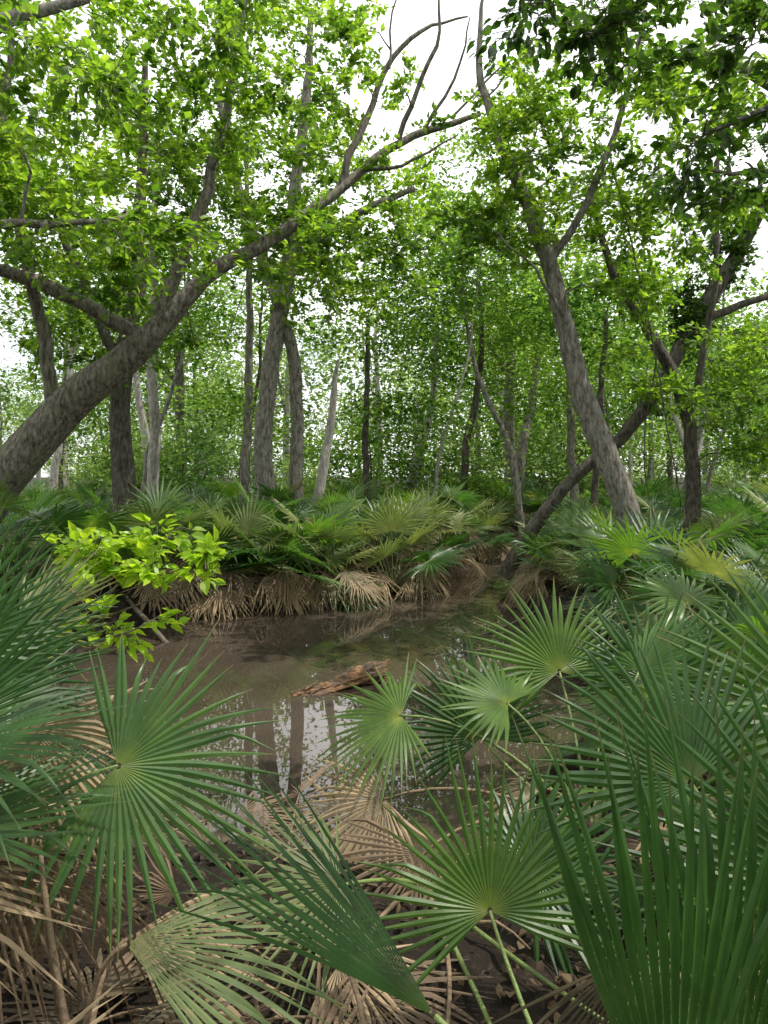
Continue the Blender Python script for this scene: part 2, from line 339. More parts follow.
r = ramp(nt, [(.35, (.045, .034, .025)), (.65, (.07, .055, .042))]); L.new(n.outputs[0], r.inputs[0])
p = nt.nodes.new('ShaderNodeBsdfPrincipled'); L.new(r.outputs[0], p.inputs['Base Color']); p.inputs['Roughness'].default_value = .01; p.inputs['IOR'].default_value = 1.55
n2 = noise(nt, g.outputs['Position'], 4, 2, .5); bp = nt.nodes.new('ShaderNodeBump'); bp.inputs['Strength'].default_value = .08; bp.inputs['Distance'].default_value = .006
L.new(n2.outputs[0], bp.inputs['Height']); L.new(bp.outputs[0], p.inputs['Normal']); L.new(p.outputs[0], out.inputs[0])
acc = Acc(); acc.add([(-14, 2, 0), (26, 2, 0), (26, 28, 0), (-14, 28, 0)], [(0, 1, 2, 3)]); obj('water', acc.mesh('water', [m]))
def G(x, y): return float(gz(np.array([x]), np.array([y]))[0])

# ---------------------------------------------------------------- trees (metres, camera stands at x=0,y=0)
make_tree('live_oak_tree', [
    [(-5.9, 8.5, .2, .36), (-5.2, 8.5, 1.35, .3), (-4.75, 8.5, 2.0, .27), (-4.0, 8.5, 2.85, .235), (-3.4, 8.5, 3.3, .2), (-2.85, 8.5, 3.85, .15), (-2.3, 8.7, 4.5, .1), (-1.45, 9, 5.15, .08), (-.6, 9.3, 5.9, .065), (.22, 9.6, 6.7, .055), (1.4, 10, 7.3, .035)],
    [(-4.1, 8.5, 2.8, .09), (-4.25, 8.3, 4.2, .07), (-4.45, 8.0, 5.4, .055), (-4.3, 7.8, 7.2, .03)],
    [(-3.0, 8.5, 3.7, .1), (-3.9, 8.2, 4.2, .085), (-4.9, 8, 4.45, .07), (-6.2, 7.8, 4.7, .05)],
    [(-2.8, 8.5, 3.9, .1), (-2.45, 8.6, 5.0, .08), (-2.1, 8.8, 6.2, .06), (-1.9, 9, 7.6, .04), (-1.8, 9, 9, .03)],
    [(-.6, 9.3, 5.9, .06), (-.2, 9.5, 7.2, .045), (.5, 9.6, 8.2, .03), (1.2, 9.8, 8.6, .015)],
    [(.2, 9.6, 6.7, .045), (.7, 9.4, 7.9, .03), (.75, 9.3, 8.8, .012)],
    [(.6, 9.7, 6.95, .03), (1.1, 9.6, 7.8, .02), (1.2, 9.5, 8.4, .01)],
    [(1.0, 9.8, 7.1, .02), (1.7, 9.7, 7.9, .014), (1.9, 9.6, 8.3, .008)],
    [(.1, 9.5, 7.7, .02), (.1, 9.4, 8.4, .014), (.4, 9.3, 8.9, .008)],
    [(-.3, 9.4, 6.2, .035), (.3, 9.3, 6.2, .025), (1.0, 9.2, 6.6, .01)]],
    [(-3.6, 7.9, 6.2, 2.5, 1.6, 1.9, 108), (-1.5, 9, 7.4, 1.5, 1.4, 1.5, 46), (-4.4, 7, 4.7, 1.5, 1.2, .7, 34), (-1.2, 8.8, 5.0, .9, 1, .6, 22), (-2.6, 7.6, 4.3, .9, .8, .5, 12), (-.1, 9.3, 6.8, .9, .7, .6, 9)],
    leaf=.1, per=92, bark=BARKM)
make_tree('oak_tree', [
    [(-2.3, 14, .2, .3), (-2.4, 14, 1.5, .21), (-2.45, 14, 3.5, .18), (-2.25, 14, 5, .17), (-1.93, 14, 6.6, .14), (-1.7, 14, 8.7, .11), (-1.5, 14, 11.5, .06)],
    [(-1.9, 14.3, .2, .2), (-1.85, 14.3, 2, .14), (-1.8, 14.2, 4, .13), (-2.1, 14, 5.4, .12), (-2.9, 13.8, 7.5, .1), (-3.3, 13.5, 10, .05)],
    [(-2.0, 14, 6.2, .1), (-.6, 13.6, 7.2, .08), (.6, 13.3, 7.6, .05)]],
    [(-2.2, 13.8, 9.2, 3.0, 2.2, 3, 125), (-1.0, 13.8, 6.2, 2.0, 1.4, 1.2, 55), (.7, 13.6, 7.2, 1.0, 1.0, .8, 16)], leaf=.125, per=90, spread=.45, minz=4)
make_tree('water_oak_tree', [
    [(-4.65, 12.5, .2, .3), (-4.65, 12.5, 1, .22), (-4.85, 12.5, 2.8, .19), (-4.8, 12.5, 4, .17), (-4.5, 12.5, 6, .13), (-4.3, 12.3, 9.5, .05)],
    [(-4.8, 12.5, 3.9, .1), (-5.4, 12.2, 5.4, .08), (-6, 12, 7.5, .04)]],
    [(-5.2, 12.3, 7.6, 2.6, 1.8, 2.6, 80), (-4.9, 12, 4.6, 2, 1.5, .8, 38)], leaf=.12, per=84, spread=.42, bark=BARKD, minz=3.3)
make_tree('elm_tree', [
    [(3.5, 9, .1, .26), (3.42, 9, .6, .19), (3.15, 9, 1.6, .165), (2.85, 9, 2.6, .15), (2.52, 9, 3.66, .13), (2.19, 9, 4.85, .11), (1.92, 9, 5.6, .09), (1.53, 9, 6.6, .065), (1.3, 9, 7.6, .04), (1.35, 9, 8.6, .015)],
    [(2.2, 9, 4.8, .06), (2.9, 8.8, 6.2, .045), (3.3, 8.6, 7.8, .03)],
    [(2.5, 9, 3.8, .03), (1.9, 8.7, 4.6, .02), (1.4, 8.4, 5.0, .012)]],
    [(2.7, 8.9, 6.5, 1.7, 1.4, 1.5, 100), (1.6, 8.9, 5.4, .8, .7, .7, 26), (3.5, 8.6, 4.8, .8, .9, .7, 18)], leaf=.095, per=92)
make_tree('hackberry_tree', [
    [(4.75, 10.5, .2, .13), (4.65, 10.5, 2.7, .1), (4.17, 10.5, 3.94, .085), (3.55, 10.5, 4.86, .065), (3.1, 10.4, 6.4, .04)],
    [(4.6, 10.5, 2.8, .06), (4.9, 10.4, 4.2, .05), (5.0, 10.2, 5.6, .03)]],
    [(4.9, 10.2, 3.6, 1.5, 1.4, .9, 46), (3.6, 10.3, 5.6, 1.1, 1, .9, 24), (5.8, 9.6, 2.6, 1, 1, .9, 30)], leaf=.095, per=84, bark=BARKD)
make_tree('leaning_vine_covered_tree', [
    [(2.1, 12.1, .2, .15), (3.1, 12, 1.7, .11), (4.15, 12, 2.7, .11), (4.75, 12, 3.5, .12), (5.4, 12, 4.74, .13), (6.2, 12, 6, .12), (7.2, 12, 7.8, .07)],
    [(5.3, 12, 4.6, .08), (6.4, 11.8, 5.0, .06), (7.6, 11.6, 5.6, .04)],
    [(5.9, 12, 5.6, .07), (5.7, 11.8, 7, .05), (6.1, 11.8, 8.6, .03)]],
    [(4.7, 12, 3.5, .35, .3, .5, 14), (5.4, 12, 4.8, .35, .35, .8, 40), (6.1, 12, 6, .4, .4, .7, 36), (6.8, 11.9, 7.6, 1.4, 1.2, 1, 26)], leaf=.085, per=80, lm=LEAFD, bark=BARKD, spread=.22)
spec = [
    ('dead_leaning_tree', [(-1.75, 14.6, .2, .15), (-1.45, 14.6, 1.6, .11), (-1.2, 14.6, 3, .09), (-1.05, 14.6, 4.1, .06), (-.98, 14.6, 4.5, .02)], BARKP, []),
    ('pale_barked_tree', [(-5.3, 15.5, .2, .14), (-5.25, 15.5, 3, .12), (-5.35, 15.5, 5.5, .1), (-5.2, 15.5, 9, .05)], BARKP, [(-5.3, 15.5, 8.5, 2, 1.8, 2, 50)]),
    ('slender_tree', [(-3.25, 16, .2, .13), (-3.2, 16, 3, .1), (-3.1, 16, 6, .08), (-3.2, 16, 10, .04)], BARK, [(-3.1, 16, 8.5, 2, 1.8, 2.4, 50), (-3.4, 16.5, 3.4, 1.6, 1.6, .7, 20)]),
    ('slender_tree', [(3.9, 12.6, .2, .08), (4.0, 12.6, 2.5, .06), (4.1, 12.6, 5, .04)], BARKD, [(4.0, 12.6, 5.2, 1.2, 1.2, 1.2, 30)]),
    ('slender_tree', [(-.4, 17, .2, .1), (-.5, 17, 3, .08), (-.4, 17, 6, .05)], BARKD, [(-.4, 17, 6, 2, 1.8, 1.8, 60), (.6, 17, 3.4, 1.6, 1.3, .8, 26)]),
    ('slender_tree', [(2.3, 20, .2, .14), (2.4, 20, 3, .11), (2.9, 20, 5.5, .08), (2.7, 20, 9, .05)], BARKD, [(2.6, 20, 6.6, 2.6, 2, 2.2, 80), (2.4, 19.5, 9.8, 2.3, 2, 1.8, 60)]),
    ('slender_tree', [(5.4, 19, .2, .13), (5.2, 19, 4, .1), (5.4, 19, 8, .06)], BARK, [(5.2, 18.6, 7.2, 2.2, 2, 1.8, 60), (5.2, 18.6, 4.2, 2, 2, 1.0, 34)]),
    ('slender_tree', [(8.6, 14, .2, .14), (8.3, 14, 3, .11), (8.5, 14, 6, .08), (8.7, 14, 8, .05)], BARK, [(8.3, 14, 4.0, 2, 1.8, 2, 60)]),
    ('slender_tree', [(-7.6, 11, .2, .14), (-7.5, 11, 3, .11), (-7.2, 11, 6, .08), (-7.0, 11, 8, .05)], BARK, [(-7, 11, 6, 2, 1.8, 2, 60)])]
for x, y, lean, r0 in [(-9.2, 19, .4, .1), (-7.2, 21, -.5, .13), (-6.3, 17.5, .9, .06), (-4.3, 20, .5, .07), (.9, 22.5, .6, .17), (1.2, 17.5, .9, .045), (3.6, 17.8, -1.1, .08), (4.6, 24, .7, .18), (6.9, 20, -.3, .08), (9.4, 21, .5, .12), (7.1, 16.5, .8, .06), (10.8, 24, -.6, .1)]:
    H = R.uniform(7, 10)
    spec.append(('slender_tree', [(x, y, .25, r0*1.2), (x+lean*.3, y, H*.3, r0), (x+lean*1.2, y+.2, H*.6, r0*.7), (x+lean*1.5, y, H, r0*.3)], [BARKP, BARK, BARKD][int(R.integers(3))],
                 [(x+lean, y, H*.8, 1.7, 1.5, 1.6, 34)]))
for nm, P, rb, bl in spec:
    make_tree(nm, [P], bl, leaf=.13, per=76, spread=.42, bark=rb, lm=LEAFM, twigs=False, minz=2.0)
make_tree('overhanging_tree', [
    [(4.3, 3.9, .35, .2), (4.1, 4, 2.5, .17), (3.7, 4.2, 4.2, .13), (3.0, 4.5, 5.3, .09), (2.0, 4.6, 5.5, .05), (1.0, 4.6, 5.35, .02)],
    [(3.7, 4.2, 4.1, .06), (2.9, 4.5, 4.5, .03), (2.2, 4.7, 4.35, .012)]],
    [(2.0, 4.6, 4.95, .9, .6, .35, 26), (2.5, 4.7, 4.2, .55, .5, .35, 10), (1.1, 4.6, 5.1, .5, .4, .18, 8)], leaf=.09, per=54, lm=LEAFD, detail=True, spread=.26, minz=3)
make_tree('overhanging_ash_tree', [
    [(5.6, 6.2, .35, .2), (5.3, 6.3, 2.5, .17), (4.8, 6.5, 4.2, .12), (4.0, 6.6, 5.6, .07), (3.0, 6.7, 6.2, .03)],
    [(4.8, 6.5, 4.2, .06), (3.8, 6.6, 4.9, .035), (3.0, 6.7, 5.0, .012)]],
    [(3.2, 6.6, 5.6, 1.1, .8, .55, 32), (3.4, 6.6, 4.6, .5, .5, .3, 9)], leaf=.1, per=60, detail=True, spread=.28, minz=3)
make_tree('overhanging_elm_tree', [
    [(-4.6, 5.0, .35, .16), (-4.4, 5.0, 2.5, .13), (-4.0, 5.2, 4.2, .1), (-3.4, 5.6, 5.6, .07), (-2.6, 6, 6.2, .04)],
    [(-4.2, 5.1, 3.4, .06), (-3.2, 5.5, 4.0, .04), (-2.2, 5.8, 4.2, .02)]],
    [(-3.1, 5.7, 5.2, 1.2, .7, .8, 32), (-2.4, 5.9, 4.1, .8, .5, .35, 16)], leaf=.095, per=60, detail=True, spread=.3, minz=2.6)
make_tree('unseen_shade_tree', [  # added tree, crown out of frame, throws dappled shade on the near palms
    [(4.6, -.6, .35, .25), (4.4, -.4, 3, .2), (3.8, .2, 5.2, .15), (2.8, .8, 6.6, .1), (1.4, 1.4, 7.4, .05)]],
    [(2.0, 1.3, 6.9, 2.3, 1.2, .7, 17)], leaf=.13, per=50, twigs=False, spread=.28, lm=LEAFM, minz=4)

# distant forest : a few modelled trees instanced
forest = obj('distant_forest', None)
var = []
for k in range(7):
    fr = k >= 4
    H = R.uniform(9, 13); lx = R.uniform(-1.6, 1.6); r0 = R.uniform(.09, .22)
    P = [(0, 0, 0, r0*1.2), (lx*.2, 0, H*.25, r0), (lx*.6, R.uniform(-.4, .4), H*.5, r0*.75), (lx, 0, H*.9, r0*.25)]
    P2 = [(lx*.4, 0, H*.4, r0*.5), (lx-1.5, .5, H*.6, r0*.35), (lx-2, .6, H*.8, r0*.2)]
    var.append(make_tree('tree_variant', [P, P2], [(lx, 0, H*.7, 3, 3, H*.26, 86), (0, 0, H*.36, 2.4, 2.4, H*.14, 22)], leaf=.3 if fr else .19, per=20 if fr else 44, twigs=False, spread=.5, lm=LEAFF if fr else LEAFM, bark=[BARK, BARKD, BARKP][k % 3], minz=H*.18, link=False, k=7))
shr = []
for k in range(4):
    P = [(0, 0, 0, .04), (.1, .1, 1, .03), (0, .2, 2.4, .015)]
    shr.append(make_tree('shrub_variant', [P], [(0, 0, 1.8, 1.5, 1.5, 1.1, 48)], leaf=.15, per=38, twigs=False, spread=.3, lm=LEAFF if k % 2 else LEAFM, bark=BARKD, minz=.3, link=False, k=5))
pts = []
def far_enough(x, y, d): return all((x-a)**2+(y-b)**2 > d*d for a, b in pts)
c = 0
while c < 72:
    y = R.uniform(22, 75); x = R.uniform(-.68, .68)*y
    if float(sdf(np.array([x]), np.array([y]))[0]) < .8 or not far_enough(x, y, 2.6): continue
    pts.append((x, y)); s = R.uniform(.65, 1.2)
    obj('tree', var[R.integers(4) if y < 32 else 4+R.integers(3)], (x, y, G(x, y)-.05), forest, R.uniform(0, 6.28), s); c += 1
for x, y in [(-7.5, -2), (-5, -6), (-1.5, -7), (2, -8.5), (6, -6.5), (9.5, -2.5), (11, 3), (-10, 3), (-3.5, -11), (4.5, -12), (0, -13), (-8, -9), (9, -10), (12, 8.5), (-11.5, 8)]:  # unseen trees behind and beside the camera, added to block ambient sky light
    obj('tree', var[4+R.integers(3)], (x, y, G(x, y)-.05), forest, R.uniform(0, 6.28), R.uniform(.7, .95))
under = obj('understory_shrubs', None); c = 0
while c < 56:
    y = R.uniform(19, 62); x = R.uniform(-.68, .68)*y
    if float(sdf(np.array([x]), np.array([y]))[0]) < .8: continue
    obj('shrub', shr[R.integers(4)], (x, y, G(x, y)-.05), under, R.uniform(0, 6.28), R.uniform(.6, 1.5)); c += 1
for x, y in [(-5, -3), (-2.5, -4.5), (0.5, -4.2), (3, -5), (6, -3), (-6.5, 1), (6.5, .5)]:
    obj('shrub', shr[R.integers(4)], (x, y, G(x, y)-.05), under, R.uniform(0, 6.28), 1.1)

# ---------------------------------------------------------------- palmettos
pv = []
for k in range(7):
    pv.append(palmetto(nf=int(R.integers(10, 14)), ndead=int(R.integers(4, 7)), s=1.0, nseg=24, yellow=.2).mesh('palmetto_plant', PM))
pskirt = []
for k in range(4):
    pskirt.append(palmetto(nf=int(R.integers(10, 13)), ndead=20, s=1.0, nseg=24, yellow=.35).mesh('palmetto_plant_dead_skirt', PM))
bank = [(-4.0, 9.3), (-3.3, 9.9), (-2.8, 10.3), (-2.2, 10.6), (-1.6, 10.75), (-1.0, 10.85), (-.35, 11.0), (.15, 11.6), (-.1, 12.6), (-1.2, 12.2), (-2.2, 12.0), (.9, 13.6), (.6, 14.8), (-3.2, 11.2), (1.4, 15.6), (2.3, 16.4),
        (2.9, 11.2), (3.6, 12.6), (2.7, 9.8), (3.0, 8.4), (2.8, 7.2), (3.4, 7.6), (3.0, 6.2), (3.9, 6.6), (3.8, 8.8), (4.6, 7.9), (4.4, 5.6), (3.4, 5.1), (5.2, 6.6), (4.9, 9.6), (3.4, 10.2),
        (-4.6, 8.3), (-5.2, 9.8), (-5.4, 7.4), (3.9, 14.5), (3.2, 15.5), (4.5, 13.2)]
for j, (x, y) in enumerate(bank):
    sd = float(sdf(np.array([x]), np.array([y]))[0])
    if sd < -.3: continue
    me = pskirt[j % 4] if sd < .9 else pv[j % 7]
    obj('dwarf_palmetto', me, (x, y, max(.05, G(x, y)-.03)), None, R.uniform(0, 6.28), R.uniform(1.1, 1.35) if x < 1.5 else R.uniform(.85, 1.15))
thick = obj('palmetto_thicket', None); c = 0; P2 = []
while c < 230:
    y = 9.5+R.uniform(0, 1)**1.4*32; x = R.uniform(-.66, .66)*y
    if float(sdf(np.array([x]), np.array([y]))[0]) < .6: continue
    if any((x-a)**2+(y-b)**2 < .65 for a, b in P2) or any((x-a)**2+(y-b)**2 < .5 for a, b in bank): continue
    P2.append((x, y)); obj('palmetto', pv[R.integers(7)], (x, y, G(x, y)-.03), thick, R.uniform(0, 6.28), R.uniform(.9, 1.25)); c += 1

# foreground plants
def near_plant(name, base, fr, extra=None):
    acc = Acc(); b = np.array([base[0], base[1], G(*base)])
    for f in fr:
        f = dict(f); bb = f.pop('b', b); frond(acc, bb, f.pop('hub'), f.pop('ax'), f.pop('n'), hi=True, **f)
    if extra: palmetto(acc=acc, base=b, hi=True, **extra)
    return obj(name, acc.mesh(name, PM, b), b)
near_plant('dwarf_palmetto', (-1.35, 2.1), [
    dict(hub=(-.80, 2.05, 1.13), ax=(.85, .1, -.15), n=(-.1, -.8, .55), L=.54, spread=2.1, nseg=36, droop=.08, fuse=.36, tint=.6),
    dict(hub=(-1.5, 2.5, 1.25), ax=(.75, .2, .65), n=(.5, -.2, .8), L=.62, spread=1.0, nseg=26, droop=.05, tint=.1),
    dict(hub=(-1.55, 2.3, 1.4), ax=(.6, .4, .8), n=(.8, -.1, .6), L=.6, spread=1.0, nseg=26, droop=.05, tint=.3),
    dict(hub=(-1.3, 2.0, 1.2), ax=(.9, .1, .25), n=(-.1, -.3, .95), L=.55, spread=1.2, nseg=28, droop=.12, tint=.4),
    dict(hub=(-1.35, 2.0, 1.05), ax=(.8, .2, -.1), n=(-.1, -.3, .95), L=.5, spread=1.2, nseg=28, droop=.12, dead=.3, mat=5, pm=4),
    dict(hub=(-1.2, 2.3, 1.15), ax=(.6, -.2, -.6), n=(.1, -.8, .4), L=.55, spread=1.3, nseg=28, droop=.2, dead=.5, mat=2, pm=4),
    dict(hub=(-1.15, 1.9, .95), ax=(.3, -.3, -.8), n=(.1, -.8, .4), L=.5, spread=1.3, nseg=28, droop=.2, dead=.7, mat=5, pm=4),
    dict(hub=(-1.3, 1.8, .95), ax=(.9, .0, -.1), n=(-.1, -.3, .95), L=.55, spread=1.1, nseg=26, droop=.12, dead=.3, mat=2, pm=4),
    dict(hub=(-1.5, 2.8, 1.35), ax=(.7, .1, .55), n=(.1, -.5, .8), L=.5, spread=1.3, nseg=30, mat=1)])
near_plant('dwarf_palmetto', (-1.7, 1.6), [
    dict(hub=(-1.3, 1.95, 1.25), ax=(.45, .3, .85), n=(.7, -.5, .3), L=.58, spread=.7, nseg=20, droop=.05, tint=.15),
    dict(hub=(-1.2, 1.9, 1.0), ax=(.85, .3, .35), n=(-.1, -.2, .9), L=.5, spread=.9, nseg=24, droop=.08, tint=.5)])
near_plant('dwarf_palmetto', (-2.1, 3.1), [], dict(nf=12, ndead=8, s=1.0, nseg=30))
near_plant('dwarf_palmetto', (-3.0, 4.0), [], dict(nf=10, ndead=6, s=1.05, nseg=28))
near_plant('dwarf_palmetto', (.5, 1.35), [
    dict(hub=(.295, 1.9, .79), ax=(-.12, .25, .95), n=(0, -.9, .45), L=.46, spread=2.05, nseg=34, droop=.03, fuse=.33, pr=.006, mat=0, tint=.75),
    dict(hub=(.09, 1.2, 1.05), ax=(-.76, .34, .5), n=(.45, -.35, .6), L=.64, spread=.36, nseg=18, droop=.05, fuse=.36, fold=1.3, cup=.8, tint=.1),
    dict(hub=(.04, 1.2, .98), ax=(.7, -.1, -.75), n=(0, -.6, .7), L=.3, spread=.5, nseg=9, droop=.1, fuse=.6, tint=.3)])
near_plant('dwarf_palmetto', (.15, 2.7), [
    dict(hub=(-.15, 2.3, .62), ax=(-.5, -.3, .15), n=(0, -.5, .85), L=.45, spread=1.8, nseg=30, mat=1, dead=.15),
    dict(hub=(.5, 2.35, .64), ax=(.5, -.1, .4), n=(0, -.6, .8), L=.45, spread=1.9, nseg=30, tint=.3),
    dict(hub=(.15, 1.75, .5), ax=(-.3, -.6, 0), n=(0, -.3, .95), L=.42, spread=1.4, nseg=24, mat=2, pm=4, dead=.4),
    dict(hub=(.6, 1.75, .58), ax=(.3, -.4, .2), n=(0, -.5, .85), L=.4, spread=1.7, nseg=28, mat=1, tint=.1),
    dict(hub=(.35, 1.5, .52), ax=(.1, -.6, .1), n=(0, -.4, .9), L=.34, spread=1.7, nseg=26, mat=0, tint=.2),
    dict(hub=(-.05, 2.0, .48), ax=(.4, -.5, 0), n=(0, -.3, .95), L=.42, spread=1.4, nseg=24, mat=5, pm=4, dead=.4)])
near_plant('dwarf_palmetto', (.95, 1.15), [
    dict(hub=(.52, 1.22, .72), ax=(.0, .12, 1), n=(-.25, -.9, .15), L=.84, spread=.34, nseg=15, droop=.02, fuse=.5, fold=.9, tint=.35),
    dict(hub=(.66, 1.3, .75), ax=(.14, .15, 1), n=(-.5, -.9, .15), L=.8, spread=.36, nseg=14, droop=.03, fuse=.5, fold=.9, tint=.2),
    dict(hub=(1.15, 1.7, .95), ax=(-.35, .25, .8), n=(-.2, -.9, .3), L=.66, spread=1.3, nseg=28, droop=.06, tint=.3),
    dict(hub=(1.45, 2.2, 1.2), ax=(-.2, .3, .8), n=(-.2, -.8, .5), L=.62, spread=1.9, nseg=32, droop=.1, tint=.7),
    dict(hub=(.9, 2.0, 1.1), ax=(-.5, .3, .75), n=(-.1, -.8, .55), L=.55, spread=1.5, nseg=30, droop=.1, tint=.35),
    dict(hub=(.75, 1.35, .75), ax=(.5, .1, -.3), n=(-.2, -.7, .6), L=.5, spread=1.2, nseg=26, droop=.1),
    dict(hub=(.62, 1.7, .8), ax=(-.2, .1, -.8), n=(.1, -.9, .3), L=.45, spread=1.0, nseg=24, droop=.2, dead=.6, mat=5, pm=4)])
near_plant('dwarf_palmetto', (.95, 3.1), [
    dict(hub=(.5, 3.5, .66), ax=(-.25, .3, .75), n=(0, -.75, .65), L=.55, spread=1.9, nseg=34, droop=.08, tint=.15),
    dict(hub=(.08, 3.25, .86), ax=(-.8, .1, -.25), n=(.1, -.5, .9), L=.46, spread=2.0, nseg=34, droop=.12, mat=0, tint=.95),
    dict(hub=(.0, 3.0, .58), ax=(-.6, -.1, -.3), n=(.1, -.5, .9), L=.5, spread=1.9, nseg=30, droop=.12, dead=.35, mat=2, pm=4),
    dict(hub=(.15, 2.7, .5), ax=(-.3, -.3, -.3), n=(.1, -.5, .9), L=.5, spread=1.6, nseg=28, droop=.15, dead=.5, mat=5, pm=4),
    dict(hub=(.9, 3.5, 1.0), ax=(-.15, .3, .8), n=(0, -.75, .65), L=.55, spread=2.0, nseg=34, droop=.12, tint=.9),
    dict(hub=(1.3, 3.3, 1.0), ax=(.3, .1, .7), n=(-.2, -.75, .65), L=.55, spread=2.0, nseg=34, droop=.15)], dict(nf=4, ndead=6, s=.75, nseg=28))
near_plant('dwarf_palmetto', (1.9, 3.9), [], dict(nf=11, ndead=9, s=.9, nseg=30))
near_plant('dwarf_palmetto', (2.1, 2.6), [], dict(nf=11, ndead=7, s=.85, nseg=30))
near_plant('dwarf_palmetto', (1.25, 2.3), [], dict(nf=5, ndead=6, s=.65, nseg=28, dm=5))
near_plant('dead_palmetto_frond', (-.75, 1.7), [
    dict(hub=(-.66, 1.75, .8), ax=(.85, .1, -.15), n=(0, -.35, .9), L=.6, spread=.7, nseg=20, droop=.12, dead=.35, mat=1, pm=4, fuse=.5, tint=.2),
    dict(hub=(-.7, 1.9, .72), ax=(.7, .2, -.35), n=(0, -.5, .8), L=.55, spread=.8, nseg=20, droop=.2, dead=.5, mat=2, pm=4),
    dict(hub=(-.75, 1.6, .55), ax=(.85, -.05, -.1), n=(0, -.4, .9), L=.6, spread=1.0, nseg=20, droop=.15, dead=.5, mat=5, pm=4),
    dict(hub=(-.2, 1.7, .5), ax=(.7, .3, -.2), n=(0, -.4, .9), L=.5, spread=1.2, nseg=20, droop=.1, dead=.6, mat=5, pm=4),
    dict(hub=(-1.0, 1.4, .6), ax=(.9, .1, -.1), n=(0, -.3, .9), L=.6, spread=.9, nseg=20, droop=.1, dead=.4, mat=2, pm=4),
    dict(hub=(-.95, 1.9, .95), ax=(.2, .1, -.8), n=(0, -.9, .3), L=.5, spread=.9, nseg=22, droop=.2, dead=.6, mat=5, pm=4)])
acc = Acc()
for q in range(64):
    x = R.uniform(-2.4, 2.4); y = R.uniform(1.2, 3.9)
    if float(sdf(np.array([x]), np.array([y]))[0]) < -.1: continue
    az = R.uniform(0, 6.28); h = np.array([math.cos(az), math.sin(az), 0]); b = np.array([x, y, G(x, y)+.04]); hub = b+h*R.uniform(.2, .4)+[0, 0, R.uniform(.02, .12)]
    frond(acc, b, hub, h+[0, 0, -.05], UP+R.normal(0, .3, 3), L=R.uniform(.35, .5), spread=R.uniform(.6, 1.5), nseg=18, droop=.08, dead=R.uniform(.3, .7), mat=5 if R.uniform() < .75 else 2, pm=4, hi=True, pr=.004)
obj('fallen_palmetto_fronds', acc.mesh('fallen_palmetto_fronds', PM))

P = [(-2.3, 4.7, .3, .02), (-2.1, 4.8, .9, .015), (-1.85, 4.9, 1.3, .008)]
make_tree('boxelder_sapling', [P, [(-2.1, 4.8, .9, .01), (-1.6, 4.9, 1.1, .006), (-1.25, 5, 1.3, .004)], [(-2.1, 4.8, .8, .01), (-1.7, 4.7, .95, .006)]],
          [(-1.75, 4.9, 1.38, .65, .3, .2, 24), (-1.85, 4.75, .95, .3, .2, .15, 7)], leaf=.1, per=34, lm=LEAFL, bark=TWIG, detail=True, spread=.16, minz=.6)

def broken_log():
    acc = Acc(); k = 22; n = 34
    t = np.linspace(0, 1, n); th = np.linspace(0, 2*math.pi, k, endpoint=False)
    a = np.array([-.85, 6.2, -.03]); b = np.array([.02, 6.75, .08]); ax = nrm(b-a); s = nrm(np.cross(ax, UP)); u = np.cross(s, ax)
    ln = np.linalg.norm(b-a)
    rad = (.05+.055*t)[:, None]*(1+.2*np.sin(3*th+1)[None]+.13*np.sin(7*th+2*t[:, None]*3)+.1*np.sin(11*th+1.3)[None]+R.normal(0, .07, (n, k)))
    rad = rad*np.where(np.sin(th)[None] > .35, 1-.5*(t[:, None] < .5)*R.uniform(.3, 1, (n, k)), 1)
    jag = R.uniform(-.2, .12, k)
    al = t[:, None]*ln+np.clip((t[:, None]-.75)/.25, 0, 1)*jag[None]-np.clip((.25-t[:, None])/.25, 0, 1)*R.uniform(-.2, .12, k)[None]
    V = a+ax*al[..., None]+s*(rad*np.cos(th))[..., None]*1.15+u*(rad*np.sin(th))[..., None]*.85
    i = np.arange(n-1)[:, None]*k; j = np.arange(k)[None]; j2 = (j+1) % k
    acc.add(V, np.stack([i+j, i+j2, i+k+j2, i+k+j], -1).reshape(-1, 4))
    cb = b-ax*.2
    acc.add(np.vstack([V[-1], cb[None]]), None, [(q, (q+1) % k, k) for q in range(k)])
    for q in range(26):
        f = R.uniform(.1, 1); st = a+(b-a)*f+s*R.uniform(-.07, .07)+u*(.04+.03*f)*R.uniform(.3, 1); tube(acc, [st-ax*.08, st+ax*R.uniform(.05, .16)+u*R.uniform(0, .05)], [.012, .003], 4)
    return obj('broken_log', acc.mesh('broken_log', [ROT], a, flat=(0,)), a)
broken_log()
def stick(name, pts, mat=TWIG):
    acc = Acc(); s = spline(pts, .1, .008); tube(acc, s[:, :3], s[:, 3], 6); o = np.array(pts[0][:3]); obj(name, acc.mesh(name, [mat], o), o)
stick('fallen_branch', [(-.35, 2.3, .45, .009), (-.1, 1.9, .6, .008), (.0, 1.5, .55, .006)], PETD)
stick('fallen_branch', [(1.2, 8.6, -.02, .02), (1.7, 8.9, .1, .016), (2.3, 9.4, .3, .01)])
stick('fallen_branch', [(-2.6, 8.2, -.02, .03), (-3.1, 8.7, .25, .03), (-3.5, 9.2, .4, .025)])
stick('fallen_branch', [(.3, 5.1, .01, .006), (.7, 5.5, .03, .006), (1.2, 5.6, .1, .004)])
stick('fallen_branch', [(.6, 7.6, -.01, .01), (1.1, 7.7, .06, .008), (1.7, 8.0, .02, .005)])
stick('hanging_vine', [(2.9, 8.8, 6.2, .01), (3.3, 8.7, 4.2, .009), (3.6, 8.6, 2.5, .009), (3.9, 8.5, .4, .009)], BARKD)
stick('hanging_vine', [(4.17, 10.4, 3.9, .01), (3.9, 10.2, 2.2, .01), (4.2, 10, .4, .01)], BARKD)
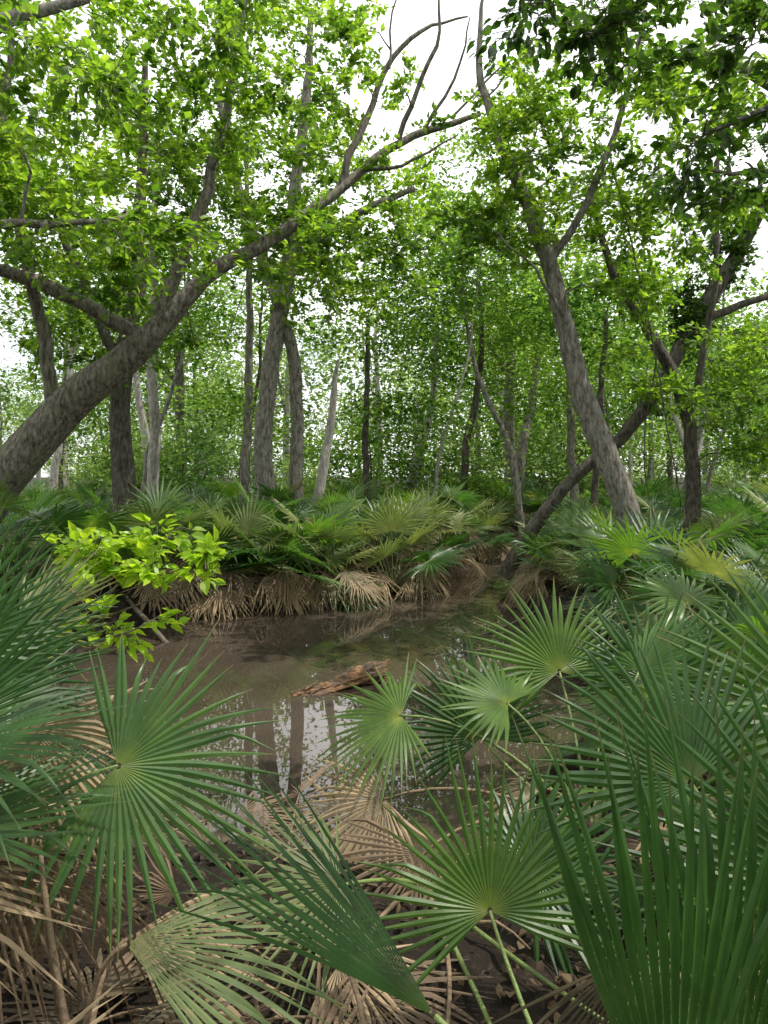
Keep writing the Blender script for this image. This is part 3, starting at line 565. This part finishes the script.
stick('hanging_vine', [(-2.1, 8.7, 6.2, .008), (-2.5, 8.6, 4.6, .007), (-2.2, 8.8, 3.4, .006), (-1.7, 8.9, 4.9, .006)], BARKD)
for q in range(10):
    x = R.uniform(-1.3, 1.5); y = R.uniform(1.6, 3.3); a = R.uniform(0, 6.28); l = R.uniform(.2, .5)
    stick('fallen_stick', [(x, y, G(x, y)+.03, .006), (x+l*.5*math.cos(a), y+l*.5*math.sin(a), G(x, y)+.09, .005), (x+l*math.cos(a), y+l*math.sin(a), G(x, y)+.06, .003)], PETD)

acc = Acc(); N = 20000
x = R.uniform(-4.5, 5, N); y = R.uniform(.8, 9.5, N); k = sdf(x, y) > -.05; x = x[k]; y = y[k]
C = np.stack([x, y, gz(x, y)+R.uniform(.01, .03, len(x))], 1); leaves(acc, C, .045, 0, flat=.4, detail=True); obj('leaf_litter', acc.mesh('leaf_litter', [LITTER], flat=(0,)))
acc = Acc(); N = 620
x = R.uniform(-4, 3.5, N); y = R.uniform(3, 12, N); s = sdf(x, y); k = (s < -.15) & ((s > -.8) | (R.uniform(0, 1, N) < .25)); x = x[k]; y = y[k]
C = np.stack([x, y, np.full(len(x), .006)], 1)
N = len(C); d = R.normal(0, 1, (N, 3)); d[:, 2] = 0; d = nrm(d); w = np.cross(d, UP); s = R.uniform(.015, .035, (N, 1))
V = np.stack([C-d*s, C+w*s*.4, C+d*s, C-w*s*.4], 1); b = np.arange(N)[:, None]*4; acc.add(V, b+np.array([[0, 1, 2, 3]])); obj('floating_leaves', acc.mesh('floating_leaves', [LITTER], flat=(0,)))

# ---------------------------------------------------------------- light, sky, camera
EL, AZ = 66, 82
el = math.radians(EL); az = math.radians(AZ); S = np.array([math.sin(az)*math.cos(el), math.cos(az)*math.cos(el), math.sin(el)])
ld = bpy.data.lights.new('sun', 'SUN'); ld.energy = 5; ld.angle = math.radians(.5); ld.color = (1, .95, .85)
so = bpy.data.objects.new('sun', ld); scene.collection.objects.link(so)
so.rotation_euler = Vector(-S).to_track_quat('-Z', 'Y').to_euler(); so.location = (0, 0, 30)
w = bpy.data.worlds.new('World'); scene.world = w; w.use_nodes = True; nt = w.node_tree; L = nt.links
bg = nt.nodes['Background']; sky = nt.nodes.new('ShaderNodeTexSky'); sky.sky_type = 'NISHITA'; sky.sun_disc = False
sky.sun_elevation = el; sky.sun_rotation = az
tc = nt.nodes.new('ShaderNodeTexCoord'); n = noise(nt, tc.outputs['Generated'], 1.8, 6, .6)
r = ramp(nt, [(.38, (.3, .3, .3)), (.58, (1, 1, 1))]); L.new(n.outputs[0], r.inputs[0])
col = mixc(nt, r.outputs[0], sky.outputs[0], (13.5, 13.5, 13.5)); L.new(col, bg.inputs[0]); bg.inputs[1].default_value = .15
cd = bpy.data.cameras.new('camera'); cam = bpy.data.objects.new('camera', cd); scene.collection.objects.link(cam)
cam.location = (0, 0, 2.0); cam.rotation_euler = (math.radians(90), 0, 0)
cd.sensor_fit = 'VERTICAL'; cd.sensor_height = 36; cd.lens = 24; cd.shift_y = -.035; cd.clip_end = 2000; cd.clip_start = .05
scene.camera = cam
scene.view_settings.view_transform = 'Standard'; scene.view_settings.look = 'None'; scene.view_settings.exposure = 0
